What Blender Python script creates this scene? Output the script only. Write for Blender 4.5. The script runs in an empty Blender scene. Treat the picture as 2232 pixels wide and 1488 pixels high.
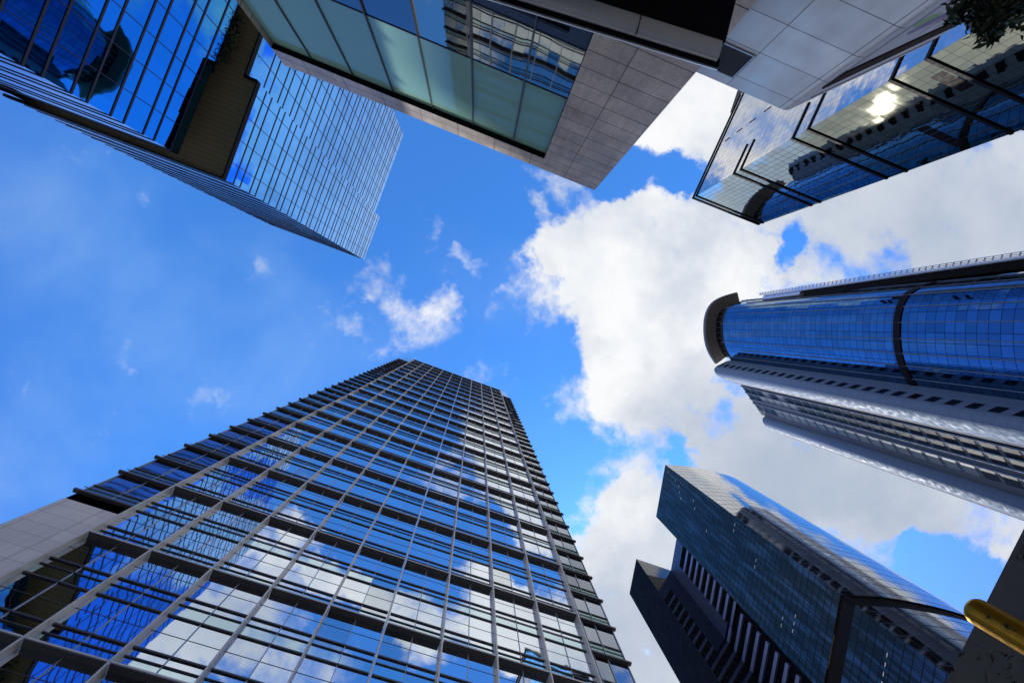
import bpy, math, random
from mathutils import Vector, Matrix
R = math.radians
rnd = random.Random(7)
sc = bpy.context.scene
C = sc.collection
EYE = 1.6                                   # all heights H below are metres above eye level
def Z(h): return h + EYE

# ------------------------------------------------------------------ camera
cd = bpy.data.cameras.new('camera'); cam = bpy.data.objects.new('camera', cd); C.objects.link(cam)
right = Vector((0.935456, -0.345536, -0.074347)); down = Vector((0.343903, 0.938384, -0.034159)); fwd = Vector((0.081569, 0.006386, 0.996647))
m = Matrix((right, -down, -fwd)).transposed().to_4x4(); m.translation = Vector((0, 0, EYE))
cam.matrix_world = m
cd.sensor_width = 36.0; cd.lens = 16.0; cd.clip_start = 0.05; cd.clip_end = 6000
sc.camera = cam

# ------------------------------------------------------------------ exposure
vs = sc.view_settings
vs.view_transform = 'Standard'; vs.look = 'None'; vs.exposure = 0.0; vs.gamma = 1.0; vs.use_curve_mapping = False
try:
    sc.cycles.max_bounces = 10; sc.cycles.glossy_bounces = 6; sc.cycles.caustics_reflective = True
    sc.cycles.blur_glossy = 1.0; sc.cycles.sample_clamp_indirect = 4.0
except Exception: pass

# ------------------------------------------------------------------ sun
SUN = Vector((0.488, 0.542, 0.6833)).normalized()
ld = bpy.data.lights.new('sun', 'SUN'); ld.energy = 3.6; ld.angle = R(0.53); ld.color = (1.0, 0.95, 0.87)
so = bpy.data.objects.new('sun', ld); C.objects.link(so)
so.rotation_euler = SUN.to_track_quat('Z', 'Y').to_euler()

# ------------------------------------------------------------------ sky with clouds (laid out by world direction)
world = bpy.data.worlds.new('World'); sc.world = world; world.use_nodes = True
class NT:
    def __init__(s, nt): s.nt = nt; s.n = nt.nodes; s.l = nt.links
    def new(s, t, **k):
        n = s.n.new(t)
        for a, b in k.items(): setattr(n, a, b)
        return n
    def put(s, sock, v):
        if isinstance(v, bpy.types.NodeSocket): s.l.new(v, sock)
        elif v is not None: sock.default_value = v
    def math(s, op, a, b=None, c=None, clamp=False):
        n = s.new('ShaderNodeMath', operation=op); n.use_clamp = clamp
        for i, v in enumerate((a, b, c)):
            if v is not None: s.put(n.inputs[i], v)
        return n.outputs[0]
    def vec(s, op, a, b=None, out=0):
        n = s.new('ShaderNodeVectorMath', operation=op)
        s.put(n.inputs[0], a)
        if b is not None:
            s.put(n.inputs[3] if op == 'SCALE' else n.inputs[1], b)
        return n.outputs[out]
    def noise(s, v, scale, detail=3, rough=.5, dist=0, dim='3D', color=False):
        n = s.new('ShaderNodeTexNoise'); n.noise_dimensions = dim
        if v is not None: s.l.new(v, n.inputs['Vector'])
        n.inputs['Scale'].default_value = scale; n.inputs['Detail'].default_value = detail
        n.inputs['Roughness'].default_value = rough; n.inputs['Distortion'].default_value = dist
        return n.outputs['Color' if color else 'Fac']
    def ramp(s, v, a, b, c=0., d=1., smooth=True):
        n = s.new('ShaderNodeMapRange'); n.interpolation_type = 'SMOOTHSTEP' if smooth else 'LINEAR'
        s.put(n.inputs[0], v)
        for i, x in enumerate((a, b, c, d)): s.put(n.inputs[i + 1], x)
        return n.outputs[0]
    def mix(s, f, a, b, mode='MIX'):
        n = s.new('ShaderNodeMix', data_type='RGBA'); n.blend_type = mode; n.clamp_factor = True
        s.put(n.inputs[0], f); s.put(n.inputs[6], a); s.put(n.inputs[7], b)
        return n.outputs[2]
def c4(c): return (c[0], c[1], c[2], 1.0)

SKYS = 0.1                                   # background strength
CLOUDS = [(0.267,-0.306,0.171,0.131,1.10),(0.211,-0.187,0.131,0.121,1.00),(0.396,-0.235,0.192,0.151,1.10),(0.491,-0.348,0.131,0.111,0.90),(0.400,-0.104,0.131,0.111,1.00),(0.331,0.043,0.121,0.081,0.95),(0.469,0.016,0.121,0.101,1.00),(0.545,0.033,0.060,0.060,0.50),(0.105,-0.222,0.060,0.050,0.55),(0.819,-0.576,0.333,0.171,0.95),(0.999,-0.749,0.222,0.192,0.95),(0.625,-0.545,0.141,0.091,0.90),(0.668,-0.348,0.111,0.050,0.50),(0.695,0.026,0.151,0.091,0.95),(0.903,0.092,0.232,0.141,1.00),(1.179,-0.001,0.262,0.121,1.00),(0.508,0.237,0.141,0.091,0.95),(0.450,0.357,0.111,0.131,0.95),(0.588,0.447,0.151,0.151,0.90),(0.327,0.209,0.060,0.060,0.50),(1.417,0.134,0.060,0.060,0.60),(0.708,0.090,0.121,0.060,0.70),(0.277,-0.604,0.091,0.066,0.90),(0.317,-0.675,0.091,0.060,0.90),(0.226,-0.529,0.081,0.060,0.80),(-0.258,-0.015,0.050,0.055,0.52),(-0.112,0.031,0.085,0.065,0.40),(-0.091,-0.025,0.045,0.050,0.46),(-0.061,-0.118,0.042,0.020,0.50),(-0.158,-0.137,0.020,0.035,0.40),(-0.006,-0.345,0.055,0.022,0.50),(0.025,-0.277,0.035,0.020,0.42),(0.059,0.107,0.060,0.060,0.42),(0.211,0.107,0.040,0.060,0.42),(-0.247,0.102,0.050,0.030,0.35),
 (-0.317,-0.767,0.150,0.085,.85),(-0.214,-0.628,0.110,0.065,.85),(-0.090,-0.631,0.071,0.045,0.7),(-0.010,-0.637,0.055,0.035,0.70),(0.072,-0.644,0.071,0.050,0.66),(0.154,-0.662,0.071,0.060,0.62),(-0.470,-0.950,0.131,0.050,0.70),(-0.298,-0.877,0.151,0.060,0.90),(0.425,-0.532,0.060,0.131,0.8),(0.341,-0.636,0.050,0.060,0.60),(-0.219,-0.556,0.050,0.030,0.35),(0.420,-0.668,0.081,0.060,0.80),(-0.069,-0.807,0.081,0.060,0.50),
 (-0.480,-0.643,0.050,0.040,0.80),(-0.428,-0.478,0.050,0.040,0.80),(-0.508,-0.721,0.060,0.060,0.80),(-0.42,-0.56,0.08,0.08,.85),(-.60,-.62,.09,.07,.85),(-.47,-.58,.13,.12,.7),
 (0.72,0.62,0.28,0.22,1.0),(1.0,0.75,0.3,0.2,1.0),(0.80,0.95,0.35,0.25,1.0),(1.5,0.9,0.5,0.4,0.9),(1.9,0.2,0.4,0.4,0.9),(-1.6,-0.3,0.4,0.2,0.5)]
VEIL = [(-0.807,0.228,0.40,0.22,0.9),(-0.491,0.233,0.33,0.18,0.8),(-0.756,0.632,0.25,0.17,1.0),(-0.706,0.029,0.28,0.12,0.6),(0.05,0.06,0.25,0.18,0.6)]
GREY = [(0.95,-0.60,0.42,0.26,1.0),(1.0,0.06,0.45,0.20,0.9),(-0.30,-0.80,0.25,0.13,1.0),(0.60,0.45,0.2,0.2,0.4),(0.8,0.65,0.4,0.25,0.7),(0.70,0.03,0.25,0.12,0.45),(1.5,0.9,0.5,0.4,0.9)]
HOLES = [(0.224,-0.447,0.111,0.035,1.00),(0.336,-0.480,0.050,0.035,0.70),(0.148,-0.443,0.060,0.045,0.90),(0.604,-0.403,0.022,0.045,0.85),(0.600,0.025,0.040,0.028,0.8),(1.252,0.146,0.095,0.05,1.0),(0.368,0.273,0.038,0.060,1.20),(0.230,0.188,0.050,0.121,0.60),(0.529,-0.429,0.060,0.025,0.40),(0.535,0.127,0.030,0.020,0.65),(0.598,-0.344,0.020,0.060,0.50),(1.348,0.156,0.050,0.040,0.90),(1.162,0.146,0.030,0.030,0.70),(0.216,-0.026,0.060,0.050,0.50)]
W = NT(world.node_tree)
for n in list(W.n): W.n.remove(n)
wo = W.new('ShaderNodeOutputWorld'); bg = W.new('ShaderNodeBackground')
bg.inputs['Strength'].default_value = SKYS
W.l.new(bg.outputs[0], wo.inputs[0])
sky = W.new('ShaderNodeTexSky'); sky.sky_type = 'NISHITA'; sky.sun_disc = False
sky.sun_elevation = math.asin(SUN.z); sky.sun_rotation = math.atan2(SUN.x, SUN.y)
sky.air_density = 1.0; sky.dust_density = 0.6; sky.ozone_density = 2.0
tc = W.new('ShaderNodeTexCoord')
sep = W.new('ShaderNodeSeparateXYZ'); W.l.new(tc.outputs['Generated'], sep.inputs[0])
tint = W.mix(W.ramp(sep.outputs[2], .45, .85), (0.80, 1.22, 2.4, 1), (0.82, 2.12, 3.55, 1))
skyc = W.mix(1.0, sky.outputs[0], tint, 'MULTIPLY')
zc = W.math('MAXIMUM', sep.outputs[2], 0.08)
cmb = W.new('ShaderNodeCombineXYZ')
W.put(cmb.inputs[0], W.math('DIVIDE', sep.outputs[0], zc)); W.put(cmb.inputs[1], W.math('DIVIDE', sep.outputs[1], zc))
P = cmb.outputs[0]
warp = W.vec('SCALE', W.vec('SUBTRACT', W.noise(P, 5.5, 8, .62, color=True), (.5, .5, .5)), 0.27)
Pw = W.vec('MULTIPLY', W.vec('ADD', P, warp), (1, 1, 0))
def field(blobs):
    acc = None
    for (x, y, rx, ry, w) in blobs:
        d = W.vec('MULTIPLY', W.vec('SUBTRACT', Pw, (x, y, 0)), (1 / (1.5 * rx), 1 / (1.5 * ry), 0))
        q = W.math('SUBTRACT', 1.0, W.vec('DOT_PRODUCT', d, d, out=1), clamp=True)
        acc = W.math('MULTIPLY', q, w) if acc is None else W.math('MULTIPLY_ADD', q, w, acc)
    return acc
F = W.math('SUBTRACT', W.math('MINIMUM', field(CLOUDS), 1.2), field([(x, y, rx * 1.35, ry * 1.35, w * .8) for x, y, rx, ry, w in HOLES])); V = field(VEIL); G = field(GREY)
n1 = W.noise(P, 5.0, 12, .60, .15)
n2 = W.noise(P, 13.0, 9, .62, .2)
dens = W.math('ADD', F, W.math('ADD', W.math('MULTIPLY_ADD', n1, 1.5, -0.75), W.math('MULTIPLY_ADD', n2, 1.5, -.75)))
mask = W.ramp(dens, 0.20, 1.02)
wisp = W.math('MULTIPLY', W.math('MINIMUM', V, 1.0), W.ramp(W.noise(P, 2.6, 6, .55, .15), 0.36, 0.82, 0.0, 0.24))
n3 = W.noise(W.vec('ADD', P, (0.02, 0.025, 0.3)), 4.2, 7, .58)
shade = W.math('MULTIPLY', W.math('MINIMUM', G, 1.0), W.math('MULTIPLY_ADD', n3, .7, .5), clamp=True)
soft = W.ramp(n3, .36, .72)
lit = W.ramp(n1, .30, .62)
cl = W.mix(soft, (9.7, 9.8, 9.9, 1), (6.3, 6.9, 7.9, 1))
cl = W.mix(shade, cl, (4.4, 5.1, 6.4, 1))
cl = W.mix(W.math('MULTIPLY', W.math('SUBTRACT', 1.0, lit), .30), cl, (5.2, 6.0, 7.4, 1))
skyc = W.mix(wisp, skyc, (5.4, 7.9, 10.2, 1))
final = W.mix(mask, skyc, cl)
fill_ring = W.math('MULTIPLY', W.ramp(sep.outputs[2], .30, .56, 1., 0.), W.ramp(W.noise(P, 1.3, 5, .6), .25, .6, .75, 1.))
final = W.mix(fill_ring, final, (13.0, 11.8, 10.4, 1))      # bright low cloud band added out of view as warm fill light
hz = W.ramp(sep.outputs[2], -0.02, 0.0)
final = W.mix(hz, (0.6, 0.62, 0.66, 1), final)
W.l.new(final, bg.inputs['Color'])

# ------------------------------------------------------------------ materials
def mat(name):
    mt = bpy.data.materials.new(name); mt.use_nodes = True
    t = NT(mt.node_tree); b = t.n['Principled BSDF']
    return mt, t, b
def cells(t, cell, off=(0, 0)):
    uv = t.new('ShaderNodeUVMap').outputs[0]
    sc_ = t.vec('MULTIPLY', t.vec('SUBTRACT', uv, (off[0], off[1], 0)), (1 / cell[0], 1 / cell[1], 0))
    fl = t.vec('FLOOR', sc_); fr = t.vec('FRACTION', sc_)
    wn = t.new('ShaderNodeTexWhiteNoise'); wn.noise_dimensions = '2D'; t.l.new(fl, wn.inputs['Vector'])
    return uv, fr, wn.outputs['Value'], wn.outputs['Color']
def perturb(t, wcol, tilt, wave, wscale, stretch=(1, 1, 1)):
    geo = t.new('ShaderNodeNewGeometry')
    v = geo.outputs['Normal']
    if tilt: v = t.vec('ADD', v, t.vec('SCALE', t.vec('SUBTRACT', wcol, (.5, .5, .5)), tilt))
    if wave:
        p = t.vec('MULTIPLY', geo.outputs['Position'], stretch)
        v = t.vec('ADD', v, t.vec('SCALE', t.vec('SUBTRACT', t.noise(p, wscale, 2, .5, color=True), (.5, .5, .5)), wave))
    return t.vec('NORMALIZE', v)
def edge(t, fr, cell, w):
    s = t.new('ShaderNodeSeparateXYZ'); t.l.new(fr, s.inputs[0])
    r = None
    for i, ww in ((0, w[0]), (1, w[1])):
        if not ww: continue
        d = t.math('MINIMUM', s.outputs[i], t.math('SUBTRACT', 1.0, s.outputs[i]))
        k = t.math('LESS_THAN', d, ww * .5 / cell[i])
        r = k if r is None else t.math('MAXIMUM', r, k)
    return r
def glass(name, tint, rough=.015, cell=(2, 2), off=(0, 0), tilt=.01, wave=.006, wscale=.6, stretch=(1, 1, 1), var=.08, line=None, linecol=(.01, .012, .015), body=None, bodyfac=0., alt=None, linerough=.5, blind=None):
    """coated curtain-wall glass: tinted mirror, every pane very slightly out of plane"""
    mt, t, b = mat(name)
    uv, fr, val, col = cells(t, cell, off)
    b.inputs['Metallic'].default_value = 1.0
    r_ = t.ramp(t.noise(uv, .35, 3), .3, .8, rough, rough * 2.2)
    t.l.new(r_, b.inputs['Roughness'])
    k = t.math('MULTIPLY_ADD', val, -var, 1.0)
    colr = t.vec('SCALE', c4(tint)[:3], k)
    if alt:                                                   # some panes of another tint (blinds drawn, other coating)
        colr = t.mix(t.math('MULTIPLY', t.math('LESS_THAN', val, alt[1]), alt[2] if len(alt) > 2 else 1.), colr, c4(alt[0]))
    if blind:                                                 # blinds drawn to different depths behind whole columns of panes
        bn = t.noise(t.vec('MULTIPLY', uv, (.95, .075, 1)), 1.0, 3, .6)
        colr = t.mix(t.ramp(bn, .46, .66), colr, c4(blind))
    if line:
        e = edge(t, fr, cell, line)
        colr = t.mix(e, colr, c4(linecol))
        t.l.new(t.math('MAXIMUM', t.math('MULTIPLY', e, linerough), r_), b.inputs['Roughness'])
    t.l.new(colr, b.inputs['Base Color'])
    t.l.new(perturb(t, col, tilt, wave, wscale, stretch), b.inputs['Normal'])
    if body:
        d = t.new('ShaderNodeBsdfDiffuse'); d.inputs[0].default_value = c4(body)
        ms = t.new('ShaderNodeMixShader'); ms.inputs[0].default_value = bodyfac
        t.l.new(b.outputs[0], ms.inputs[1]); t.l.new(d.outputs[0], ms.inputs[2])
        out = [n for n in t.n if n.type == 'OUTPUT_MATERIAL'][0]
        t.l.new(ms.outputs[0], out.inputs[0])
    return mt
def plain(name, col, rough=.5, metal=0., var=.12, nscale=1.2, spec=.5, bump=0.):
    mt, t, b = mat(name)
    tc_ = t.new('ShaderNodeTexCoord').outputs['Object']
    n = t.noise(tc_, nscale, 5, .6)
    k = t.ramp(n, .25, .75, 1 - var, 1 + var, False)
    t.l.new(t.vec('SCALE', c4(col)[:3], k), b.inputs['Base Color'])
    b.inputs['Roughness'].default_value = rough; b.inputs['Metallic'].default_value = metal
    b.inputs['Specular IOR Level'].default_value = spec
    t.l.new(t.ramp(n, .2, .8, rough * .85, min(1, rough * 1.2)), b.inputs['Roughness'])
    if bump:
        bp = t.new('ShaderNodeBump'); bp.inputs['Strength'].default_value = bump; bp.inputs['Distance'].default_value = .02
        t.l.new(t.noise(tc_, nscale * 12, 4), bp.inputs['Height']); t.l.new(bp.outputs[0], b.inputs['Normal'])
    return mt
def panel(name, col, cell, off=(0, 0), line=(.02, .02), linecol=(.01, .01, .012), rough=.4, metal=0., var=.08, tilt=0., wave=0., wscale=.5, speck=0., streak=0., spec=.5):
    mt, t, b = mat(name)
    uv, fr, val, wc = cells(t, cell, off)
    k = t.math('MULTIPLY_ADD', val, var, 1 - var * .5)
    geo = t.new('ShaderNodeNewGeometry')
    if speck:
        k = t.math('MULTIPLY', k, t.ramp(t.noise(geo.outputs['Position'], 9, 6, .75), .3, .7, 1 - speck, 1 + speck, False))
        k = t.math('MULTIPLY', k, t.ramp(t.noise(geo.outputs['Position'], .55, 4, .6), .3, .7, 1 - speck, 1 + speck, False))
    if streak:
        k = t.math('MULTIPLY', k, t.ramp(t.noise(t.vec('MULTIPLY', uv, (2.2, .16, 1)), 1.4, 5, .65), .35, .75, 1 - streak, 1.0, False))
    colr = t.vec('SCALE', c4(col)[:3], k)
    e = edge(t, fr, cell, line)
    t.l.new(t.mix(e, colr, c4(linecol)), b.inputs['Base Color'])
    b.inputs['Metallic'].default_value = metal; b.inputs['Specular IOR Level'].default_value = spec
    t.l.new(t.math('MAXIMUM', t.math('MULTIPLY', e, .7), t.ramp(t.noise(uv, .8, 4), .3, .7, rough * .8, rough * 1.25)), b.inputs['Roughness'])
    if tilt or wave: t.l.new(perturb(t, wc, tilt, wave, wscale), b.inputs['Normal'])
    return mt

M = {}
M['mirror'] = glass('neutral mirror glass', (.78, .83, .88), .012, (1.97, 4.1), (0, 34.3 - 4.1 * 8 + EYE), .010, .012, .55, var=.10, alt=((.50, .54, .56), .05, .7))
M['spandrel'] = glass('pale green spandrel glass', (.62, .76, .78), .02, (1.97, 4.1), (0, 1.5 + EYE), .014, .012, .55, var=.12)
M['wingglass'] = glass('dim green wing glass', (.40, .43, .47), .02, (1.8, 4.1), (0, 1.5 + EYE), .03, .012, .5, var=.45)
M['wingspan'] = glass('wing spandrel glass', (.36, .52, .48), .05, (1.8, 4.1), (0, 1.5 + EYE), .01, .008, .5, var=.2, body=(.16, .25, .24), bodyfac=.35)
M['alu'] = plain('brushed grey aluminium', (.42, .44, .47), .38, .55, .10, 2.0)
M['fin'] = plain('silver mullion aluminium', (.74, .70, .64), .40, .15, .10, 1.5)
M['ledge'] = plain('grey anodised ledge', (.13, .115, .105), .42, .1, .12, 1.5)
M['darkalu'] = plain('dark bronze aluminium', (.09, .08, .072), .38, .2, .15, 1.5)
M['black'] = plain('black painted metal', (.008, .008, .010), .6, .0, .3, 1.2, spec=.12)
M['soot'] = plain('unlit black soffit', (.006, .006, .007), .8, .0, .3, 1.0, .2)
M['roof'] = plain('grey roof membrane', (.25, .25, .26), .9)
M['podpanel'] = panel('light grey cladding panels', (.82, .80, .78), (2.4, 1.15), (.3, .8), (.03, .02), (.2, .2, .22), .45, .0, .12, streak=.12)
M['blue'] = glass('sky blue reflective glass', (.07, .36, .93), .012, (2.72, 3.86), (0, 0), .012, .010, .35, var=.14)
M['bluelow'] = glass('deep sky blue podium glass', (.045, .32, .62), .012, (2.72, 3.86), (0, 0), .012, .016, .22, var=.10)
M['blueside'] = glass('blue grey side glass', (.58, .57, .92), .03, (2.72, 3.86), (0, 0), .01, .006, .35, var=.10)
M['navy'] = plain('navy painted floor trim', (.012, .016, .045), .45, .2, .2)
M['brownsoffit'] = panel('brown soffit boards', (.36, .30, .16), (30., .55), (0, 0), (.0, .03), (.06, .05, .03), .6, .0, .06, spec=.25)
M['granite'] = panel('speckled grey granite', (.60, .51, .42), (2.68, 1.2), (2.45, .0), (.035, .045), (.05, .045, .04), .42, .0, .14, speck=.26, streak=.25, spec=.4)
M['teal'] = glass('teal fritted glass', (.26, .43, .41), .03, (2.68, 6.9), (0, 0), .006, .010, .35, var=.10, body=(.28, .52, .44), bodyfac=.76)
M['darkglass'] = glass('dark mirror glass', (.33, .34, .31), .012, (2.68, 4.2), (0, 0), .006, .010, .4, var=.1)
M['duskglass'] = glass('dusky navy glass', (.17, .18, .20), .012, (2.68, 4.2), (0, 0), .006, .010, .4, var=.2)
M['bluespan'] = plain('dark blue spandrel', (.006, .024, .065), .25, .0, .12, .6)
M['white'] = panel('silver white metal panels', (.66, .64, .60), (2.36, 1.46), (1.07, -.42 + EYE), (.022, .022), (.012, .013, .018), .34, .30, .12, .012, .05, .35, streak=.10)
M['curved'] = panel('pale lilac render wall', (.56, .54, .58), (4.2, 30), (0, 0), (.02, .0), (.2, .2, .24), .5, .05, .04)
M['brownstrip'] = panel('brown slatted strip', (.055, .042, .035), (60, .16), (0, 0), (0, .03), (.02, .02, .02), .9, spec=.03)
M['silverlip'] = plain('brushed silver canopy lip', (.85, .84, .80), .24, .35, .06, .8)
M['silver'] = glass('silver green tower glass', (.46, .54, .57), .012, (1.36, 1.9), (0, 1.2), .004, .012, .5, (.25, 1, 1.4), var=.16, line=(.10, .10), linecol=(.05, .075, .085), linerough=0)
M['silverlow'] = glass('wavy silver green tower glass', (.37, .37, .28), .012, (1.36, 1.9), (0, 1.2), .005, .014, .45, (.12, 1, 1.5), var=.22, line=(.06, .05), linecol=(.05, .065, .07), linerough=0)
M['pearl'] = glass('pearl grey side glass', (.93, .87, .78), .03, (1.4, 1.9), (0, 1.2), .012, .020, .8, (.5, .5, 1), var=.14, line=(.07, .09), linecol=(.36, .4, .46))
M['redpane'] = plain('dark maroon pane', (.010, .005, .006), .5, .0, .2, spec=.05)
M['brownwall'] = panel('dark brown tower wall', (.07, .05, .045), (3, 1.2), (0, 0), (.0, .12), (.03, .022, .02), .6)
M['royal'] = glass('royal blue curved glass', (.13, .26, .42), .02, (2.3, 2.08), (0, 0), .010, .006, .6, var=.24, line=(.12, .12), linecol=(.012, .03, .085))
M['flank'] = glass('grey green flank glass', (.30, .36, .38), .04, (2.0, 4.16), (0, 0), .02, .03, .5, var=.3, line=(.15, .5), linecol=(.03, .035, .04))
M['royaltop'] = glass('dark attic glass', (.10, .14, .2), .05, (2.3, 4.0), (0, 0), .01, .006, .6, var=.3, line=(.2, .1), linecol=(.25, .26, .28))
M['paint'] = panel('blue grey tile cladding', (.15, .23, .37), (2.3, 2.08), (0, .6), (.06, .06), (.08, .12, .22), .66, .08, .05, spec=.1)
M['paintlit'] = panel('pale grey tile cladding', (.12, .145, .195), (2.3, 2.08), (0, .6), (.05, .05), (.07, .085, .11), .75, .0, .05, spec=.1)
M['blinds'] = plain('window with pale blind', (.20, .22, .235), .4, .0, .15, .8, spec=.1)
M['darkwin'] = plain('dark window pane', (.006, .006, .008), .35, .0, .3, .5, spec=.06)
M['browbrown'] = panel('dark brown brow soffit', (.30, .25, .20), (1.4, 90), (0, 0), (.06, 0), (.05, .04, .035), .6)
M['rail'] = plain('pale rail steel', (.62, .62, .68), .3, .6, .1)
M['whitemetal'] = plain('bright white metal', (.78, .79, .82), .25, .5, .06)
M['ink'] = glass('ink grey office glass', (.080, .066, .048), .03, (1.52, 1.525), (0, 1.2), .006, .006, .5, var=.28, line=(.08, .15), linecol=(.012, .014, .018), body=(.012, .018, .028), bodyfac=.25, blind=(.17, .155, .15))
M['pewter'] = glass('pewter curved glass', (.55, .55, .54), .03, (1.7, 3.05), (0, 1.2), .005, .004, .3, var=.14, line=(.07, .22), linecol=(.07, .085, .11))
M['v2'] = panel('blue violet metal cladding', (.045, .07, .15), (1.5, 3.1), (0, 0), (.05, .05), (.03, .045, .10), .4, .2, .08)
M['bar'] = panel('pale violet floor bars', (.20, .26, .46), (1.5, 9), (0, 0), (.05, .0), (.15, .18, .3), .4, .2, .08)
M['annexglass'] = panel('black annex glass', (.008, .009, .012), (1.5, 3.1), (0, 0), (.05, .08), (.02, .022, .03), .04, 0, .2, .004, .002, .5, spec=.6)
M['annexdark'] = panel('near black annex side', (.007, .008, .012), (1.5, 3.1), (0, 0), (.07, .12), (.010, .011, .015), .45, 0, .4, spec=.015)
M['asphalt'] = plain('street asphalt', (.05, .05, .052), .9, 0, .2, .8, bump=.3)
M['paving'] = panel('pavement slabs', (.40, .38, .34), (.6, .6), (0, 0), (.01, .01), (.1, .1, .1), .8)
M['paintline'] = plain('road marking paint', (.75, .75, .72), .7)

# ------------------------------------------------------------------ mesh helpers
SIZE = [1.0]            # true size of the building being built, relative to the dimensions typed in below (measured from eye level)
def big(p): return Vector((p[0] * SIZE[0], p[1] * SIZE[0], EYE + (p[2] - EYE) * SIZE[0]))
class MB:
    def __init__(s): s.v = []; s.f = []; s.uv = []; s.mi = []
    def face(s, pts, uv=None, mi=0):
        i = len(s.v); s.v += [tuple(p) for p in pts]; s.f.append(tuple(range(i, i + len(pts))))
        s.uv += list(uv) if uv else [(p[0] + p[1], p[2]) for p in pts]; s.mi.append(mi)
    def box8(s, c, uvs=None):       # c: 4 bottom corners then 4 top corners, bottom listed counter-clockwise from above
        for q in ((3, 2, 1, 0), (4, 5, 6, 7), (0, 1, 5, 4), (1, 2, 6, 5), (2, 3, 7, 6), (3, 0, 4, 7)):
            p = [c[k] for k in q]
            e = (Vector(p[1]) - Vector(p[0])).length; g = (Vector(p[2]) - Vector(p[1])).length
            s.face(p, [(0, 0), (e, 0), (e, g), (0, g)])
    def box(s, x0, x1, y0, y1, z0, z1):
        s.box8([(x0, y0, z0), (x1, y0, z0), (x1, y1, z0), (x0, y1, z0), (x0, y0, z1), (x1, y0, z1), (x1, y1, z1), (x0, y1, z1)])
    def prism(s, poly, z0, z1, caps=True):   # poly counter-clockwise from above
        u = 0
        for i, a in enumerate(poly):
            b = poly[(i + 1) % len(poly)]; L = math.hypot(b[0] - a[0], b[1] - a[1])
            s.face([(a[0], a[1], z0), (b[0], b[1], z0), (b[0], b[1], z1), (a[0], a[1], z1)], [(u, z0), (u + L, z0), (u + L, z1), (u, z1)]); u += L
        if caps:
            s.face([(p[0], p[1], z1) for p in poly], [(p[0], p[1]) for p in poly])
            s.face([(p[0], p[1], z0) for p in reversed(poly)], [(p[0], p[1]) for p in reversed(poly)])
    def tube(s, p0, p1, r, n=12, cap=True):
        p0, p1 = Vector(p0), Vector(p1); d = (p1 - p0).normalized()
        a = d.orthogonal().normalized(); b = d.cross(a)
        r0 = [(p0 + (a * math.cos(2 * math.pi * k / n) + b * math.sin(2 * math.pi * k / n)) * r) for k in range(n)]
        r1 = [q + (p1 - p0) for q in r0]
        for k in range(n):
            j = (k + 1) % n; s.face([r0[k], r0[j], r1[j], r1[k]])
        if cap: s.face(list(reversed(r0))); s.face(r1)
    def build(s, name, ma, parent=None, smooth=False):
        org = Vector(parent['org']) if parent is not None else Vector((0, 0, 0))
        me = bpy.data.meshes.new(name)
        me.from_pydata([tuple(big(p) - org) for p in s.v], [], s.f)
        ul = me.uv_layers.new(name='UVMap')
        for i, q in enumerate(s.uv): ul.data[i].uv = q
        for mm in (ma if isinstance(ma, (list, tuple)) else [ma]): me.materials.append(M[mm] if isinstance(mm, str) else mm)
        for i, p in enumerate(me.polygons):
            p.material_index = s.mi[i]; p.use_smooth = smooth
        me.update()
        o = bpy.data.objects.new(name, me); C.objects.link(o)
        if parent is not None: o.parent = parent
        o['org'] = tuple(org)
        return o
class Wall:
    """a vertical facade plane from plan point a to plan point b; outward normal is to the right of a->b"""
    def __init__(s, a, b):
        s.a = Vector((a[0], a[1], 0)); d = Vector((b[0] - a[0], b[1] - a[1], 0)); s.L = d.length; s.d = d / s.L; s.n = Vector((s.d.y, -s.d.x, 0))
    def p(s, u, h, o=0.): q = s.a + s.d * u + s.n * o; return (q.x, q.y, Z(h))
    def quad(s, mb, u0, u1, h0, h1, o=0., mi=0):
        mb.face([s.p(u0, h0, o), s.p(u1, h0, o), s.p(u1, h1, o), s.p(u0, h1, o)], [(u0, Z(h0)), (u1, Z(h0)), (u1, Z(h1)), (u0, Z(h1))], mi)
    def bar(s, mb, u0, u1, h0, h1, o0, o1):
        mb.box8([s.p(u0, h0, o1), s.p(u1, h0, o1), s.p(u1, h0, o0), s.p(u0, h0, o0), s.p(u0, h1, o1), s.p(u1, h1, o1), s.p(u1, h1, o0), s.p(u0, h1, o0)])
def thing(name, label, cat, loc, group=None):
    o = bpy.data.objects.new(name, None); C.objects.link(o); loc = (loc[0] * SIZE[0], loc[1] * SIZE[0], loc[2] if loc[2] == 0 else EYE + (loc[2] - EYE) * SIZE[0]); o.location = loc; o['org'] = tuple(loc)
    o['label'] = label; o['category'] = cat
    if group: o['group'] = group
    return o
def tag(o, label, cat, group=None):
    o['label'] = label; o['category'] = cat
    if group: o['group'] = group
    return o
def struct(o, kind='structure'): o['kind'] = kind; return o

# ------------------------------------------------------------------ ground
g = MB(); g.face([(-2500, -2500, 0), (2500, -2500, 0), (2500, 2500, 0), (-2500, 2500, 0)]); struct(g.build('ground', 'asphalt'))
for nm, (x0, x1, y0, y1) in {'pavement': (-30, 30, 8.5, 60), 'pavement_': (-60, 60, -60, -3.5)}.items():
    g = MB(); g.box(x0, x1, y0, y1, 0.004, .13); struct(g.build('pavement', 'paving'))
for x in range(-60, 61, 6):
    pass
g = MB()
for k in range(-10, 11): g.box(k * 6 - 1.2, k * 6 + 1.2, 2.9, 3.05, .004, .008)
struct(g.build('road_marking', 'paintline'))

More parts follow.
